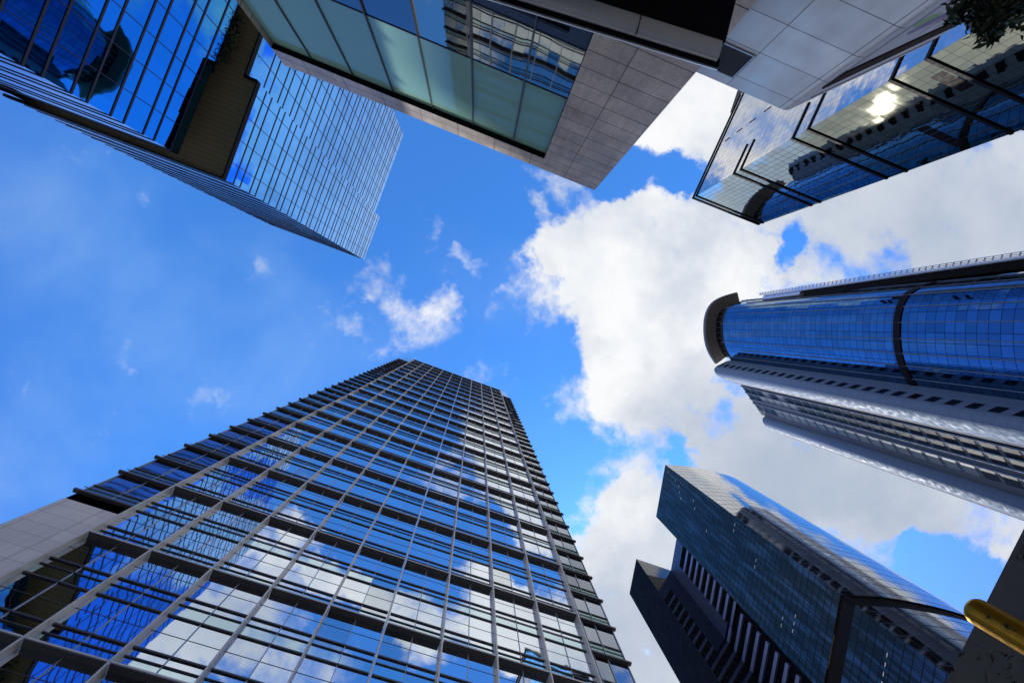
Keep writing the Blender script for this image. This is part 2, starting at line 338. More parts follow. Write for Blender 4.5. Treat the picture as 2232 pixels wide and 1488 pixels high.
# ------------------------------------------------------------------ office tower with ledges (bottom left)
D = 21.05; X0, X1 = -18.6, 16.85; WL, WR = -22.7, 20.3; TOP = 181.0; WTOP = 166.0
FL = 4.1; BASE = 34.3
T = thing('office_tower', 'tall mirrored office tower with dark horizontal ledges and silver vertical fins', 'office tower', (0.6, D, 0))
core = MB(); core.box(WL + .3, WR - .3, D + 6, D + 32, 0, Z(WTOP - 1)); core.box(X0 + .2, X1 - .2, D + .25, D + 26, 0, Z(TOP - .5)); core.build('core', 'darkalu', T)
fw = Wall((X0, D), (X1, D)); lw = Wall((WL, D + .05), (X0, D + .05)); rw = Wall((X1, D + .05), (WR, D + .05))
levels = [(k, BASE + FL * k) for k in range(-8, 36)]
mv, ms_ = MB(), MB(); wv = {lw: MB(), rw: MB()}
for k, z in levels:
    fw.quad(mv, 0, fw.L, z + 1.0, min(z + FL, TOP)); fw.quad(ms_, 0, fw.L, z, z + 1.0)
    for w in (lw, rw):
        if z + FL <= WTOP + 2 and not (w is lw and z < 33):
            w.quad(wv[w], 0, w.L, z + 1.5, z + FL); w.quad(wv[w], 0, w.L, z, z + 1.5, 0, 1)
mv.build('vision_glass', 'mirror', T); ms_.build('spandrel_glass', 'spandrel', T)
for w in (lw, rw):
    wv[w].build('wing_glass', ['wingglass', 'wingspan'], T)
# wing flanks
sd = MB(); w = Wall((WL, D + 30), (WL, D + .05)); w.quad(sd, 0, w.L, -EYE, WTOP); w = Wall((WR, D + .05), (WR, D + 30)); w.quad(sd, 0, w.L, -EYE, WTOP); sd.build('flank_wall', 'wingglass', T)
rf = MB(); rf.box(X0, X1, D, D + 26, Z(TOP - .4), Z(TOP)); rf.box(WL, X0, D + .05, D + 30, Z(WTOP - .3), Z(WTOP)); rf.box(X1, WR, D + .05, D + 30, Z(WTOP - .3), Z(WTOP)); rf.build('roof', 'roof', T)
# ledges and rails, one of each per storey
nb = 9; bw = fw.L / nb
for k, z in levels:
    led = MB(); rail = MB(); tr_ = MB()
    if k % 2 == 1:
        for i in range(nb):
            fw.bar(led, i * bw + .10, (i + 1) * bw - .10, z, z + .07, 0, .40)
            fw.bar(tr_, i * bw + .10, (i + 1) * bw - .10, z + .073, z + .17, .33, .397)
    else:
        for i in range(nb): fw.bar(rail, i * bw + .10, (i + 1) * bw - .10, z, z + .10, .02, .09)
    for i in range(nb):
        fw.bar(rail, i * bw + .10, (i + 1) * bw - .10, z + .98, z + 1.04, .02, .07)
        fw.bar(rail, i * bw + .10, (i + 1) * bw - .10, z + 1.55, z + 1.65, .02, .09)
    if led.v: lo_ = led.build('ledge', 'ledge', T); tr_.build('ledge_trim', 'fin', lo_)
    rail.build('rail', 'darkalu', T)
    if z <= WTOP:
        for w, a, b in ((lw, -.30, lw.L - .10), (rw, .10, rw.L + .25)):
            if w is lw and z < 33: continue
            led = MB()
            w.bar(led, a, b, z, z + .08, 0, .30); w.bar(led, a, b, z + .083, z + .18, .22, .297)
            w.bar(led, max(a, 0) if w is rw else a, min(b, w.L), z + .98, z + 1.03, .02, .06); w.bar(led, max(a, -.1), min(b, w.L), z + 1.50, z + 1.59, .02, .09)
            led.build('wing_ledge', 'ledge', T)
for i in range(nb + 1):
    f = MB(); fw.bar(f, i * bw - .05, i * bw + .05, -EYE, TOP + .3, .005, .42)
    if i < nb: pass
    f.build('mullion', 'fin', T)
f = MB()
for i in range(nb): fw.bar(f, (i + .5) * bw - .025, (i + .5) * bw + .025, -EYE, TOP, .003, .05)
for w in (lw, rw):
    h0 = 34.3 if w is lw else -EYE
    w.bar(f, w.L * .5 - .03, w.L * .5 + .03, h0, WTOP, .003, .07)
    if w is rw: w.bar(f, .45, .50, h0, WTOP, .003, .07)
    w.bar(f, (w.L - .06) if w is rw else 0, w.L if w is rw else .06, h0, WTOP, .003, .09)
f.build('pane_joint', 'alu', T)
f = MB()
for k, z in levels:
    if k <= 3 and k % 2 == 0: fw.bar(f, 0, fw.L, z - 1.22, z - 1.19, .003, .015)
    if k <= 3 and k % 2 == 1: fw.bar(f, 0, fw.L, z - 1.22, z - 1.19, .003, .015)
f.build('transom', 'darkalu', T)
f = MB(); lw.quad(f, 0, lw.L, -EYE, 33.4, 0.02); w = Wall((WL, D + 30), (WL, D + .03)); w.quad(f, 0, w.L, -EYE, 33.4, .02); f.build('podium_panels', 'podpanel', T)
# glass screens above the wings
mt, t, b = mat('clear roof screen glass'); b.inputs['Base Color'].default_value = (.55, .72, .75, 1); b.inputs['Roughness'].default_value = .05
tr = t.new('ShaderNodeBsdfTransparent'); tr.inputs[0].default_value = (.82, .92, .95, 1); mx = t.new('ShaderNodeMixShader'); mx.inputs[0].default_value = .35
t.l.new(tr.outputs[0], mx.inputs[1]); t.l.new(b.outputs[0], mx.inputs[2]); t.l.new(mx.outputs[0], [n for n in t.n if n.type == 'OUTPUT_MATERIAL'][0].inputs[0]); M['screen'] = mt
for w in (lw, rw):
    f = MB(); w.bar(f, .0 if w is rw else .6, w.L - (.6 if w is rw else 0), WTOP + .4, TOP - .5, -.06, -.02); f.build('roof_screen', 'screen', T)

# ------------------------------------------------------------------ blue glass tower over a podium (top left)
SIZE[0] = 1.28
T = thing('blue_glass_tower', 'bright blue glass tower overhanging its podium with a brown soffit', 'tower', (-40, -20, 0))
XL, XR, YC, YJ, YE = -33.0, -34.5, -5.75, -17.4, -38.9
SOF, H2 = 55.0, 119.3; XP, PT = -36.4, 52.0; XF = -57.2
def floor_lines(mb, w, h0, h1, off, pitch=3.8, span=1.45, th=.15, dp=.05, u0=0, u1=None):
    h = off
    u1 = w.L if u1 is None else u1
    while h < h1:
        for q in (h, h + span):
            if h0 + .1 < q < h1 - .2: w.bar(mb, u0, u1, q - th / 2, q + th / 2, 0.004, dp)
        h += pitch
def vlines(mb, w, h0, h1, step, start=0, th=.06, dp=.04):
    u = start
    while u < w.L - .05:
        w.bar(mb, u - th / 2, u + th / 2, h0, h1, .003, dp); u += step
wl = Wall((XL, YJ), (XL, YC)); wr = Wall((XR, YE), (XR, YJ)); wch = Wall((-39.3, -44.0), (XR, YE)); wj = Wall((XR, YJ), (XL, YJ)); ws = Wall((XL, YC), (XF, YC))
for w, ma in ((wl, 'blue'), (wr, 'blue'), (wch, 'blue'), (ws, 'blueside'), (wj, 'blue')):
    f = MB(); w.quad(f, 0, w.L, SOF, H2); f.build('tower_glass', ma, T)
f = MB()
floor_lines(f, wl, SOF, H2, SOF + 2.0); floor_lines(f, wr, SOF, H2, SOF + 3.75); floor_lines(f, wch, SOF, H2, SOF + 3.75)
f.build('floor_trim', 'navy', T)
f = MB(); floor_lines(f, ws, SOF, H2, SOF + 2.0, th=.27, dp=.05); f.build('floor_trim', 'navy', T)
f = MB(); vlines(f, wl, SOF, H2, 2.72, 1.4); vlines(f, wr, SOF, H2, 2.72, 2.0); vlines(f, wch, SOF, H2, 2.72, 1.4); f.build('mullion_lines', 'navy', T)
f = MB()
wl.bar(f, -.0, wl.L + .12, SOF - .45, SOF + .25, .003, .14); wr.bar(f, 0, wr.L, SOF - .45, SOF + .25, .003, .14); ws.bar(f, 0, ws.L, SOF - .45, SOF + .25, .003, .14); wj.bar(f, 0, wj.L, SOF - .45, SOF + .25, -.12, .12)
f.build('edge_beam', 'black', T)
f = MB(); f.face([(XF, YC, Z(SOF)), (XL, YC, Z(SOF)), (XL, YJ, Z(SOF)), (XR, YJ, Z(SOF)), (XR, YE, Z(SOF)), (-39.3, -44, Z(SOF)), (XF, -44, Z(SOF))][::-1], None)
for i in range(len(f.uv)): f.uv[i] = (f.v[i][0], f.v[i][1])
f.build('soffit', 'brownsoffit', T)
f = MB()
for i in range(9): f.box(-34.05, -33.95, YC - 1.2 - i * 2.2, YC - 1.1 - i * 2.2, Z(SOF - .05), Z(SOF - .005))
f.build('downlight', 'black', T)
f = MB(); f.face([(XF, YC, Z(H2)), (XL, YC, Z(H2)), (XL, YJ, Z(H2)), (XR, YJ, Z(H2)), (XR, YE, Z(H2)), (-39.3, -44, Z(H2)), (XF, -44, Z(H2))]); w = Wall((XF, YC), (XF, -44)); w.quad(f, 0, w.L, -EYE, H2); w = Wall((XF, -44), (-39.3, -44)); w.quad(f, 0, w.L, SOF, H2); f.build('roof', 'roof', T)
pw = Wall((XP + 1.3, -48), (XP, YC - .35)); ps = Wall((XP, YC - .35), (XF, YC - .35))
f = MB(); pw.quad(f, 0, pw.L, -EYE, PT); f.build('podium_glass', 'bluelow', T)
f = MB(); ps.quad(f, 0, ps.L, -EYE, PT); f.build('podium_glass', 'blueside', T)
f = MB(); floor_lines(f, pw, -EYE, PT, 42.95 - 3.87 * 11, 3.87, 1.47, th=.20, dp=.06); f.build('floor_trim', 'navy', T)
f = MB(); floor_lines(f, ps, -EYE, PT, 42.95 - 3.87 * 11, 3.87, 1.47, th=.27, dp=.05); f.build('floor_trim', 'navy', T)
f = MB(); vlines(f, pw, -EYE, PT, 2.72, pw.L % 2.72 + .0); f.build('mullion_lines', 'navy', T)
f = MB(); f.prism([(XF, -48), (XP + 1.3, -48), (XP, YC - .35), (XF, YC - .35)], Z(PT - .3), Z(PT) - .004); f.build('podium_roof', 'roof', T)
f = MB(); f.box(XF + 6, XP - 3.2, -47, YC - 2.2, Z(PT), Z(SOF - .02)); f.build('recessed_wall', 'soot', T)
f = MB(); pw.bar(f, 4, pw.L - 9.5, PT, PT + .35, -.9, .05); f.build('planter', 'black', T)
# link wall that fills the storey between podium side and tower side beyond the slot
f = MB(); ws.quad(f, 20.6, ws.L, PT - .2, SOF, -.02); f.build('tower_glass', 'blueside', T)

# greenery on the podium edge
mt, t, b = mat('dark green leaves'); ob = t.new('ShaderNodeNewGeometry')
t.l.new(t.mix(ob.outputs['Random Per Island'], (.008, .022, .006, 1), (.03, .055, .014, 1)), b.inputs['Base Color']); b.inputs['Roughness'].default_value = .45
M['leaf'] = mt
M['bark'] = plain('brown bark', (.07, .05, .035), .85, bump=.4, nscale=4)
def leaf(mb, p, L, w, r):
    d = Vector((r.gauss(0, 1), r.gauss(0, 1), r.gauss(-.35, .8))).normalized(); s = d.cross(Vector((r.gauss(0, 1), r.gauss(0, 1), r.gauss(0, 1)))).normalized()
    n = d.cross(s); p = Vector(p)
    a, b_, c_ = p, p + d * L * .45 + n * L * .06, p + d * L
    i = len(mb.v)
    mb.v += [tuple(a), tuple(b_ + s * w), tuple(c_ - n * L * .05), tuple(b_ - s * w)]
    mb.f.append((i, i + 1, i + 2, i + 3)); mb.uv += [(0, 0), (1, 0), (1, 1), (0, 1)]; mb.mi.append(0)
PLS = ['wide dark green shrub hanging over the blue podium edge, nearest the grey stone building',
       'thin dark green shrub on the blue podium edge, midway along the brown soffit']
for i, (y0, y1, n) in enumerate(((-22.6, -19.2, 1500), (-19.0, -17.3, 520))):
    f = MB(); r = random.Random(20 + i)
    for q in range(n):
        y = r.uniform(y0, y1); hh = abs(r.gauss(0, .55))
        leaf(f, (XP + .45 + r.gauss(-.2, .35), y, Z(PT + .3 + hh + .5 * math.sin(y * 4.1) * r.random())), r.uniform(.16, .34), .07, r)
    t_ = thing('podium_shrub', PLS[i], 'shrub', (XP - .1, (y0 + y1) / 2, Z(PT + .3)), 'shrubs on the podium edge')
    f.build('foliage', 'leaf', t_)
    s = MB()
    for q in range(5):
        y = y0 + (q + .5) * (y1 - y0) / 5; s.tube((XP - .3, y, Z(PT + .3)), (XP - .1, y + r.uniform(-.2, .2), Z(PT + 1.1)), .02, 6)
    s.build('stem', 'bark', t_)

# ------------------------------------------------------------------ granite building with teal glass (top centre)
SIZE[0] = 1.0
T = thing('granite_building', 'grey granite building with a teal and dark glass front and silver canopy', 'building', (-7, -13, 0))
YG = -12.2; GL, GR, GX = -18.65, 4.55, 0.30; HG = 33.0
gw = Wall((GX, YG), (GL, YG)); gr_ = Wall((GR, YG), (GX, YG)); ga = Wall((GR, YG), (GL, YG))
f = MB(); gr_.quad(f, 0, gr_.L, -EYE, 31.1)
f.build('granite_wall', 'granite', T)
f = MB(); ga.quad(f, 0, ga.L, 31.1, HG); f.face([ga.p(0, HG), ga.p(ga.L, HG), ga.p(ga.L, HG, -14), ga.p(0, HG, -14)])
w = Wall((GL, YG), (GL, YG - 14)); w.quad(f, 0, w.L, -EYE, HG)
w = Wall((GL, YG - 14), (GR, YG - 14)); w.quad(f, 0, w.L, -EYE, HG)
w = Wall((GR, YG - 14), (GR, YG)); w.quad(f, 0, w.L, -EYE, HG)
f.build('parapet', 'granite', T)
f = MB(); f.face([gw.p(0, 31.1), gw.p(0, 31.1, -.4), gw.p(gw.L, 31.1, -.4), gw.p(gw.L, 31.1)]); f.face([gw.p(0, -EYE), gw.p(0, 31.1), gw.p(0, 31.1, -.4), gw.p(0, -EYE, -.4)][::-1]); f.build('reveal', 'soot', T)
OFF = -.36
xs = [0.30, -2.07, -4.93, -7.77, -10.55, -13.3, -16.1, GL]
for i in range(7):
    u0, u1 = GX - xs[i], GX - xs[i + 1]
    f = MB(); gw.quad(f, u0 + .03, u1 - .03, 23.65, 31.1, OFF); f.build('teal_pane', 'teal', T)
    f = MB(); gw.quad(f, u0 + .03, u1 - .03, 19.55, 23.6, OFF - .015); f.build('dark_pane', 'darkglass' if i < 3 else 'duskglass', T)
    f = MB(); gw.quad(f, u0 + .03, u1 - .03, 14.0, 19.5, OFF - .01); f.build('blue_spandrel', 'bluespan' if i < 3 else 'duskglass', T)
    f = MB(); gw.quad(f, u0 + .03, u1 - .03, -EYE, 14.0, OFF - .01); f.build('dark_pane', 'darkglass', T)
for i in range(1, 7):
    u = GX - xs[i]; f = MB(); gw.bar(f, u - .035, u + .035, -EYE, 31.1, OFF - .02, OFF + .09); f.build('mullion', 'darkalu', T)
f = MB()
for h in (23.62, 19.52, 14.0): gw.bar(f, 0, gw.L, h - .03, h + .03, OFF - .02, OFF + .02)
f.build('transom', 'darkalu', T)
f = MB(); gw.quad(f, .95, 7.6, 14.4, 18.9, OFF + .02)
lo = f.build('louvre', 'soot', T)
f = MB(); h = 14.5
while h < 18.8: gw.bar(f, .95, 7.6, h, h + .03, OFF + .03, OFF + .10); h += .32
f.build('slat', 'bluespan', lo)
# canopy: lip and black underside
CA, CB = (3.66, -8.83), (-24.0, -5.78)
cw = Wall(CA, CB); HC = 12.0
cn = MB()
cn.box8([cw.p(0, HC + .02, -.60), cw.p(cw.L, HC + .02, -.60), cw.p(cw.L, HC + .02, -6), cw.p(0, HC + .02, -4.0), cw.p(0, HC + .5, -.60), cw.p(cw.L, HC + .5, -.60), cw.p(cw.L, HC + .5, -6), cw.p(0, HC + .5, -4.0)])
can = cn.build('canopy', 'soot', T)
f = MB(); n = 10; prev = None
for k in range(n + 1):                       # rounded silver lip
    a = math.pi * (.05 + .62 * k / n); o = -.38 + .30 * math.cos(a * 1.45); h = HC + .10 - .13 * math.sin(a * 1.45)
    cur = (o, h)
    if prev:
        f.face([cw.p(.08, prev[1], prev[0]), cw.p(.08, cur[1], cur[0]), cw.p(cw.L, cur[1], cur[0]), cw.p(cw.L, prev[1], prev[0])])
    prev = cur
cw.bar(f, .085, cw.L, HC + .10, HC + .42, -.58, -.10)
f.build('canopy_lip', 'silverlip', T, True)
f = MB(); cw.bar(f, -.02, cw.L, HC + .12, HC + .16, -.2, .02); f.build('canopy_flange', 'black', T)
f = MB(); cw.bar(f, -.03, cw.L, HC + .163, HC + .21, -.1, .065); f.build('canopy_trim', 'silverlip', T)
f = MB(); u = 2.4
while u < cw.L: cw.bar(f, u - .012, u + .012, HC - .04, HC + .3, -.66, -.10); u += 3.3
f.build('lip_joint', 'black', T)

# ------------------------------------------------------------------ white panelled building (top right of centre)
T = thing('white_panel_building', 'low building clad in large silver white panels with a rounded corner', 'building', (10, -14, 0))
YW = -12.42; HW = 17.8
ww = Wall((8.45, YW), (4.56, YW)); 
# uv measured along x so that joints fall at x = 5.97 and 8.33
f = MB()
def wq(x0, x1, h0, h1, y0=YW, y1=YW): f.face([(x1, y1, Z(h0)), (x0, y0, Z(h0)), (x0, y0, Z(h1)), (x1, y1, Z(h1))], [(x1 - 5.97 + 1.07, Z(h0)), (x0 - 5.97 + 1.07, Z(h0)), (x0 - 5.97 + 1.07, Z(h1)), (x1 - 5.97 + 1.07, Z(h1))])
wq(4.56, 8.45, -EYE, HW); 
f.face([(4.56, YW, Z(HW)), (8.45, YW, Z(HW)), (8.45, -30, Z(HW)), (4.56, -30, Z(HW))][::-1][::-1])
f.build('panel_wall', 'white', T)
arc = [(8.45, YW)]; cxa, cya, ra = 8.45, YW - .5, .5
for k in range(1, 9):
    a = R(90 - 46 * k / 8); arc.append((cxa + ra * math.cos(a), cya + ra * math.sin(a)))
f = MB(); u = 8.45 - 5.97 + 1.07
for i in range(8):
    p, q = arc[i], arc[i + 1]; L = math.hypot(q[0] - p[0], q[1] - p[1])
    f.face([(q[0], q[1], Z(-EYE)), (p[0], p[1], Z(-EYE)), (p[0], p[1], Z(HW)), (q[0], q[1], Z(HW))], [(u + L, 0), (u, 0), (u, Z(HW)), (u + L, Z(HW))]); u += L
f.build('corner_panel', 'white', T, True)
A0 = arc[-1]; A1 = (A0[0] + .695 * 6.3, A0[1] - .719 * 6.3)
aw = Wall(A1, A0)
f = MB(); aw.quad(f, 0, aw.L, -EYE, HW); bk = Wall((A1[0], -34), A1); bk.quad(f, 0, bk.L, -EYE, HW); bb = Wall((4.56, -34), (A1[0], -34)); bb.quad(f, 0, bb.L, -EYE, HW)
f.face([(4.56, -34, Z(HW)), (A1[0], -34, Z(HW)), (A1[0], A1[1], Z(HW)), (A0[0], A0[1], Z(HW)), (8.45, YW, Z(HW)), (4.56, YW, Z(HW))])
f.build('side_wall', 'curved', T)
f = MB(); aw.bar(f, 0, aw.L - .05, 15.15, 16.2, .003, .06); f.build('brown_strip', 'brownstrip', T)
f = MB(); aw.bar(f, 0, aw.L - .5, 17.28, 17.32, .003, .02); f.build('joint_line', 'black', T)
# louvred vent in the panel wall
lv = MB(); lv.box(4.75, 5.90, YW + .003, YW + .02, Z(15.88), Z(17.22)); vent = lv.build('vent', 'soot', T)
f = MB(); 
for a in ((4.70, 5.94, 15.82, 15.88), (4.70, 5.94, 17.22, 17.28)): f.box(a[0], a[1], YW + .003, YW + .05, Z(a[2]), Z(a[3]))
f.box(5.885, 5.94, YW + .003, YW + .048, Z(15.882), Z(17.218)); f.build('vent_frame', 'alu', vent)
f = MB(); h = 15.93
while h < 17.2: f.box(4.75, 5.885, YW + .02, YW + .045, Z(h), Z(h + .022)); h += .068
f.build('slat', 'darkalu', vent)
# poster on the angled wall
PST = thing('poster', 'pale poster with green and purple petal shapes above the brown strip', 'poster', (A0[0] + .695 * 3.2, A0[1] - .719 * 3.2, Z(9.0)))
f = MB(); aw.bar(f, .2, aw.L - .08, 9.0, 14.9, .003, .03); f.build('sheet', plain('pale poster print', (.46, .48, .55), .45, 0, .10, .9), PST)
for nm, col, pts in (('green_petal', (.16, .40, .05), [(.12, 12.75), (.12, 12.5), (.5, 12.45), (1.2, 12.75), (1.1, 13.0), (.6, 13.1)]),
                     ('purple_petal', (.13, .07, .25), [(.9, 13.65), (.55, 13.3), (.8, 13.1), (1.3, 12.95), (2.0, 13.15), (2.2, 13.45), (1.7, 13.7)]),
                     ('rose_petal', (.26, .16, .18), [(2.2, 14.75), (2.1, 14.0), (2.05, 13.45), (1.95, 13.05), (2.3, 13.05), (3.1, 13.8), (2.9, 13.97), (2.3, 14.0)]),
                     ('mint_petal', (.24, .36, .36), [(3.0, 14.6), (3.4, 14.5), (3.5, 14.35), (3.75, 14.15), (4.2, 14.6), (3.7, 14.78)])):
    f = MB(); f.face([aw.p(aw.L - s_, h_, .034) for s_, h_ in pts]); f.build(nm, plain(nm + ' print', col, .45, 0, .15, 1.2), PST)

# ------------------------------------------------------------------ silver glass tower (right of top)
SIZE[0] = 1.45
T = thing('silver_glass_tower', 'silver green glass tower with thin black bands and dazzling sun glint', 'tower', (52, -66, 0))
S0, S1, SB = (46.05, -56.9), (67.8, -57.08), (48.7, -90.2); H6 = 130.6
fa = Wall(S1, S0); fb = Wall(S0, SB)
SP = 88.3
f = MB(); fa.quad(f, 0, fa.L, SP, H6); f.build('front_glass', 'silver', T)
f = MB(); fa.quad(f, 0, fa.L, -EYE, SP); f.build('front_glass', 'silverlow', T)
f = MB(); fb.quad(f, 0, fb.L, -EYE, H6); f.build('side_glass', 'pearl', T)
f = MB(); w = Wall(SB, (70.5, -89.3)); w.quad(f, 0, w.L, -EYE, H6); w = Wall((70.5, -89.3), S1); w.quad(f, 0, w.L, -EYE, H6); f.face([(S0[0], S0[1], Z(H6)), (SB[0], SB[1], Z(H6)), (76, -96, Z(H6)), (S1[0], S1[1], Z(H6))]); f.build('back_wall', 'silver', T)
for h in (130.45, 128.4, 109.0, 106.1, 88.0, 83.7, 66.2, 60.6, 43, 38):
    f = MB(); fa.bar(f, -.0, fa.L + .25, h - .26, h + .26, .004, .24)
    ln = 33.2 if h > 120 else 7.9
    fb.bar(f, .003, ln, h - .26, h + .26, .004, .2)
    f.build('black_band', 'black', T)
f = MB()
for k in range(9): fb.bar(f, 16.0, 16.25, 123 - k * 5.9, 125.6 - k * 5.9, .004, .1)
f.build('slot_window', 'black', T)
f = MB(); fb.bar(f, 9.0, 9.25, 78.1, 82.3, .004, .12); f.build('slot_window', 'black', T)
for u0, h0, n in ((1.5, 71.5, 6), (13.0, 61.4, 4), (1.9, 54, 5)):
    f = MB()
    for q in range(n): fa.quad(f, u0 + q * 1.36 + .05, u0 + q * 1.36 + 1.3, h0, h0 + 1.8, .012)
    f.build('maroon_pane', 'redpane', T)
f = MB(); w = Wall((74, -58.1), (67.85, -57.3))
for h in (64.9, 63.1, 61.4, 59.6): w.bar(f, 0, w.L, h - .3, h + .3, -1.3, .1)
f.build('balcony', 'darkalu', T)
T = thing('brown_tower', 'dark brown tower edge rising behind the silver glass tower', 'tower', (61, -104, 0))
f = MB(); f.prism([(61.5, -107.5), (60.2, -135), (84, -137), (84, -109)][::-1] if False else [(55.8, -126.5), (78, -127), (78, -101), (56.7, -100)], 0, Z(155.3)); f.build('wall', 'brownwall', T)

# ------------------------------------------------------------------ curved blue tower with grey piers (right)
SIZE[0] = 1.35
T = thing('curved_blue_tower', 'round fronted royal blue glass tower with a brow shaped roof and grey piers', 'tower', (112, -30, 0))
H5 = 180.0
def bez(pts, n):
    # Catmull-Rom through pts
    o = []
    P_ = [pts[0]] + list(pts) + [pts[-1]]
    for i in range(1, len(P_) - 2):
        p0, p1, p2, p3 = [Vector(P_[i + k]) for k in (-1, 0, 1, 2)]
        for k in range(n):
            s_ = k / n
            o.append(tuple(.5 * ((2 * p1) + (p2 - p0) * s_ + (2 * p0 - 5 * p1 + 4 * p2 - p3) * s_ ** 2 + (3 * p1 - p0 - 3 * p2 + p3) * s_ ** 3)))
    o.append(tuple(pts[-1])); return o
arc5 = bez([(102.35, -22.7), (98.6, -25.4), (95.9, -28.5), (93.7, -32.7), (92.2, -37.6), (92.6, -41.9), (95.4, -45.2), (100.0, -48.6)], 4)
def strip(mb, pts, h0, h1, off=0., rev=False):
    u = 0
    for i in range(len(pts) - 1):
        p, q = pts[i], pts[i + 1]; L = math.hypot(q[0] - p[0], q[1] - p[1])
        c = [(p[0], p[1], Z(h0)), (q[0], q[1], Z(h0)), (q[0], q[1], Z(h1)), (p[0], p[1], Z(h1))]
        uu = [(u, Z(h0)), (u + L, Z(h0)), (u + L, Z(h1)), (u, Z(h1))]
        if rev: c.reverse(); uu.reverse()
        mb.face(c, uu); u += L
def offset(pts, d):
    o = []
    for i, p in enumerate(pts):
        a = Vector(pts[max(0, i - 1)]); b = Vector(pts[min(len(pts) - 1, i + 1)]); t_ = (b - a).normalized(); n = Vector((t_.y, -t_.x))
        o.append((p[0] + n.x * d, p[1] + n.y * d))
    return o
def sgn(pts):       # +1 when the right hand side of the path faces the street (the origin)
    a, b = Vector(pts[0]), Vector(pts[-1]); t_ = b - a; n = Vector((t_.y, -t_.x)); return 1 if n.dot(-Vector(pts[len(pts) // 2])) > 0 else -1
s5 = sgn(arc5)
def ribbon(mb, pts, h0, h1, d0, d1):         # solid band following a plan curve
    a, b = offset(pts, d0), offset(pts, d1)
    strip(mb, b, h0, h1); strip(mb, a, h0, h1, rev=True)
    for i in range(len(pts) - 1):
        for h in (h0, h1): mb.face([(a[i][0], a[i][1], Z(h)), (a[i + 1][0], a[i + 1][1], Z(h)), (b[i + 1][0], b[i + 1][1], Z(h)), (b[i][0], b[i][1], Z(h))], [(i * 1.2, 0), (i * 1.2 + 1.2, 0), (i * 1.2 + 1.2, 1), (i * 1.2, 1)])
    for i in (0, len(pts) - 1): mb.face([(a[i][0], a[i][1], Z(h0)), (b[i][0], b[i][1], Z(h0)), (b[i][0], b[i][1], Z(h1)), (a[i][0], a[i][1], Z(h1))])
f = MB(); strip(f, arc5[:25], -EYE, H5 - 2); f.build('curved_glass', 'royal', T)
f = MB(); strip(f, arc5[24:], -EYE, H5 - 2); f.build('curved_glass', 'flank', T)
f = MB(); strip(f, offset(arc5, -1.4 * s5), H5 - 2, H5 + 6.2); f.build('attic_glass', 'royaltop', T)
f = MB(); ribbon(f, arc5, H5 + 6, H5 + 7.0, -3.0 * s5, 3.2 * s5); f.build('roof_brow', ['browbrown'], T)
f = MB(); ribbon(f, arc5, H5 + 6.4, H5 + 7.6, 3.203 * s5, 3.45 * s5); f.build('brow_edge', 'paint', T)
f = MB(); ribbon(f, arc5, 100.1, 101.9, .004, .22 * s5); f.build('black_belt', 'black', T)
for i in range(2, len(arc5) - 2, 3):
    f = MB(); p = offset(arc5, .12 * s5)[i]; f.box(p[0] - .09, p[0] + .09, p[1] - .09, p[1] + .09, 0, Z(H5 - 10 if i % 2 else H5)); f.build('mullion', 'paint', T)
# pier with small windows
nose = bez([(100.6, -21.6), (97.35, -18.2)], 1) + bez([(97.35, -18.2), (97.0, -16.7), (98.6, -15.2), (101.2, -14.5), (103.2, -14.25)], 4)[1:] + [(109.5, -14.6)]
f = MB(); strip(f, [(102.35, -22.7), (100.9, -21.4)], -EYE, H5, rev=True); strip(f, [(100.9, -21.4), (97.35, -18.2)], -EYE, H5, rev=True)
f.build('pier_side', 'paint', T)
f = MB(); strip(f, nose[1:-1], -EYE, H5, rev=True); f.build('round_pier', 'paint', T, True)
f = MB(); strip(f, nose[-2:], -EYE, H5, rev=True); f.build('pier_flank', 'paintlit', T)
pwall = Wall((97.35, -18.2), (100.9, -21.4))
pwall_out = 1 if pwall.n.dot(-pwall.a) > 0 else -1
for k in range(26):
    h = 178.2 - 4.16 * k
    f = MB()
    if pwall_out > 0: pwall.bar(f, .55, 2.9, h, h + 2.1, .004, .05)
    else: pwall.bar(f, .55, 2.9, h, h + 2.1, -.05, -.004)
    f.build('small_window', 'darkwin', T)
# window wall between the piers
wb = Wall((121.4, -6.0), (108.6, -14.3)) if Wall((121.4, -6.0), (108.6, -14.3)).n.dot(-Vector((115, -10, 0))) > 0 else Wall((108.6, -14.3), (121.4, -6.0))
flip = (wb.a - Vector((121.4, -6.0, 0))).length < .1
f = MB(); wb.quad(f, 0, wb.L, -EYE, 177.5); f.build('window_wall', 'paintlit', T)
def uu(a): return wb.L - a if flip else a     # distance measured from the first pier
for k in range(25):
    h = 173.6 - 4.16 * k
    pale = 2 <= k <= 6
    for j, (a, b) in enumerate(((.5, 3.3), (3.6, 6.4), (9.3, 12.6))):
        f = MB(); u0, u1 = sorted((uu(a), uu(b))); wb.bar(f, u0, u1, h, h + 3.1, .004, .07)
        f.build('window', 'blinds' if ((j < 2 and pale and (j == 1 or k % 2)) or (j == 2 and 3 <= k <= 19)) else 'darkwin', T)
f = MB()
for a in (.2, 3.45, 6.7, 9.0): u0, u1 = sorted((uu(a - .12), uu(a + .12))); wb.bar(f, u0, u1, -EYE, 177.4, .004, .45)
f.build('pilaster', 'paint', T)
nose2 = bez([(122.6, -6.6), (121.4, -5.0), (122.0, -3.3), (124.2, -2.0), (126.6, -1.6)], 4) + [(134.0, -1.3)]
f = MB(); strip(f, nose2[:-1], -EYE, 176, rev=True); f.build('round_pier', 'paint', T, True)
f = MB(); strip(f, nose2[-2:], -EYE, 176, rev=True); f.build('pier_flank', 'paintlit', T)
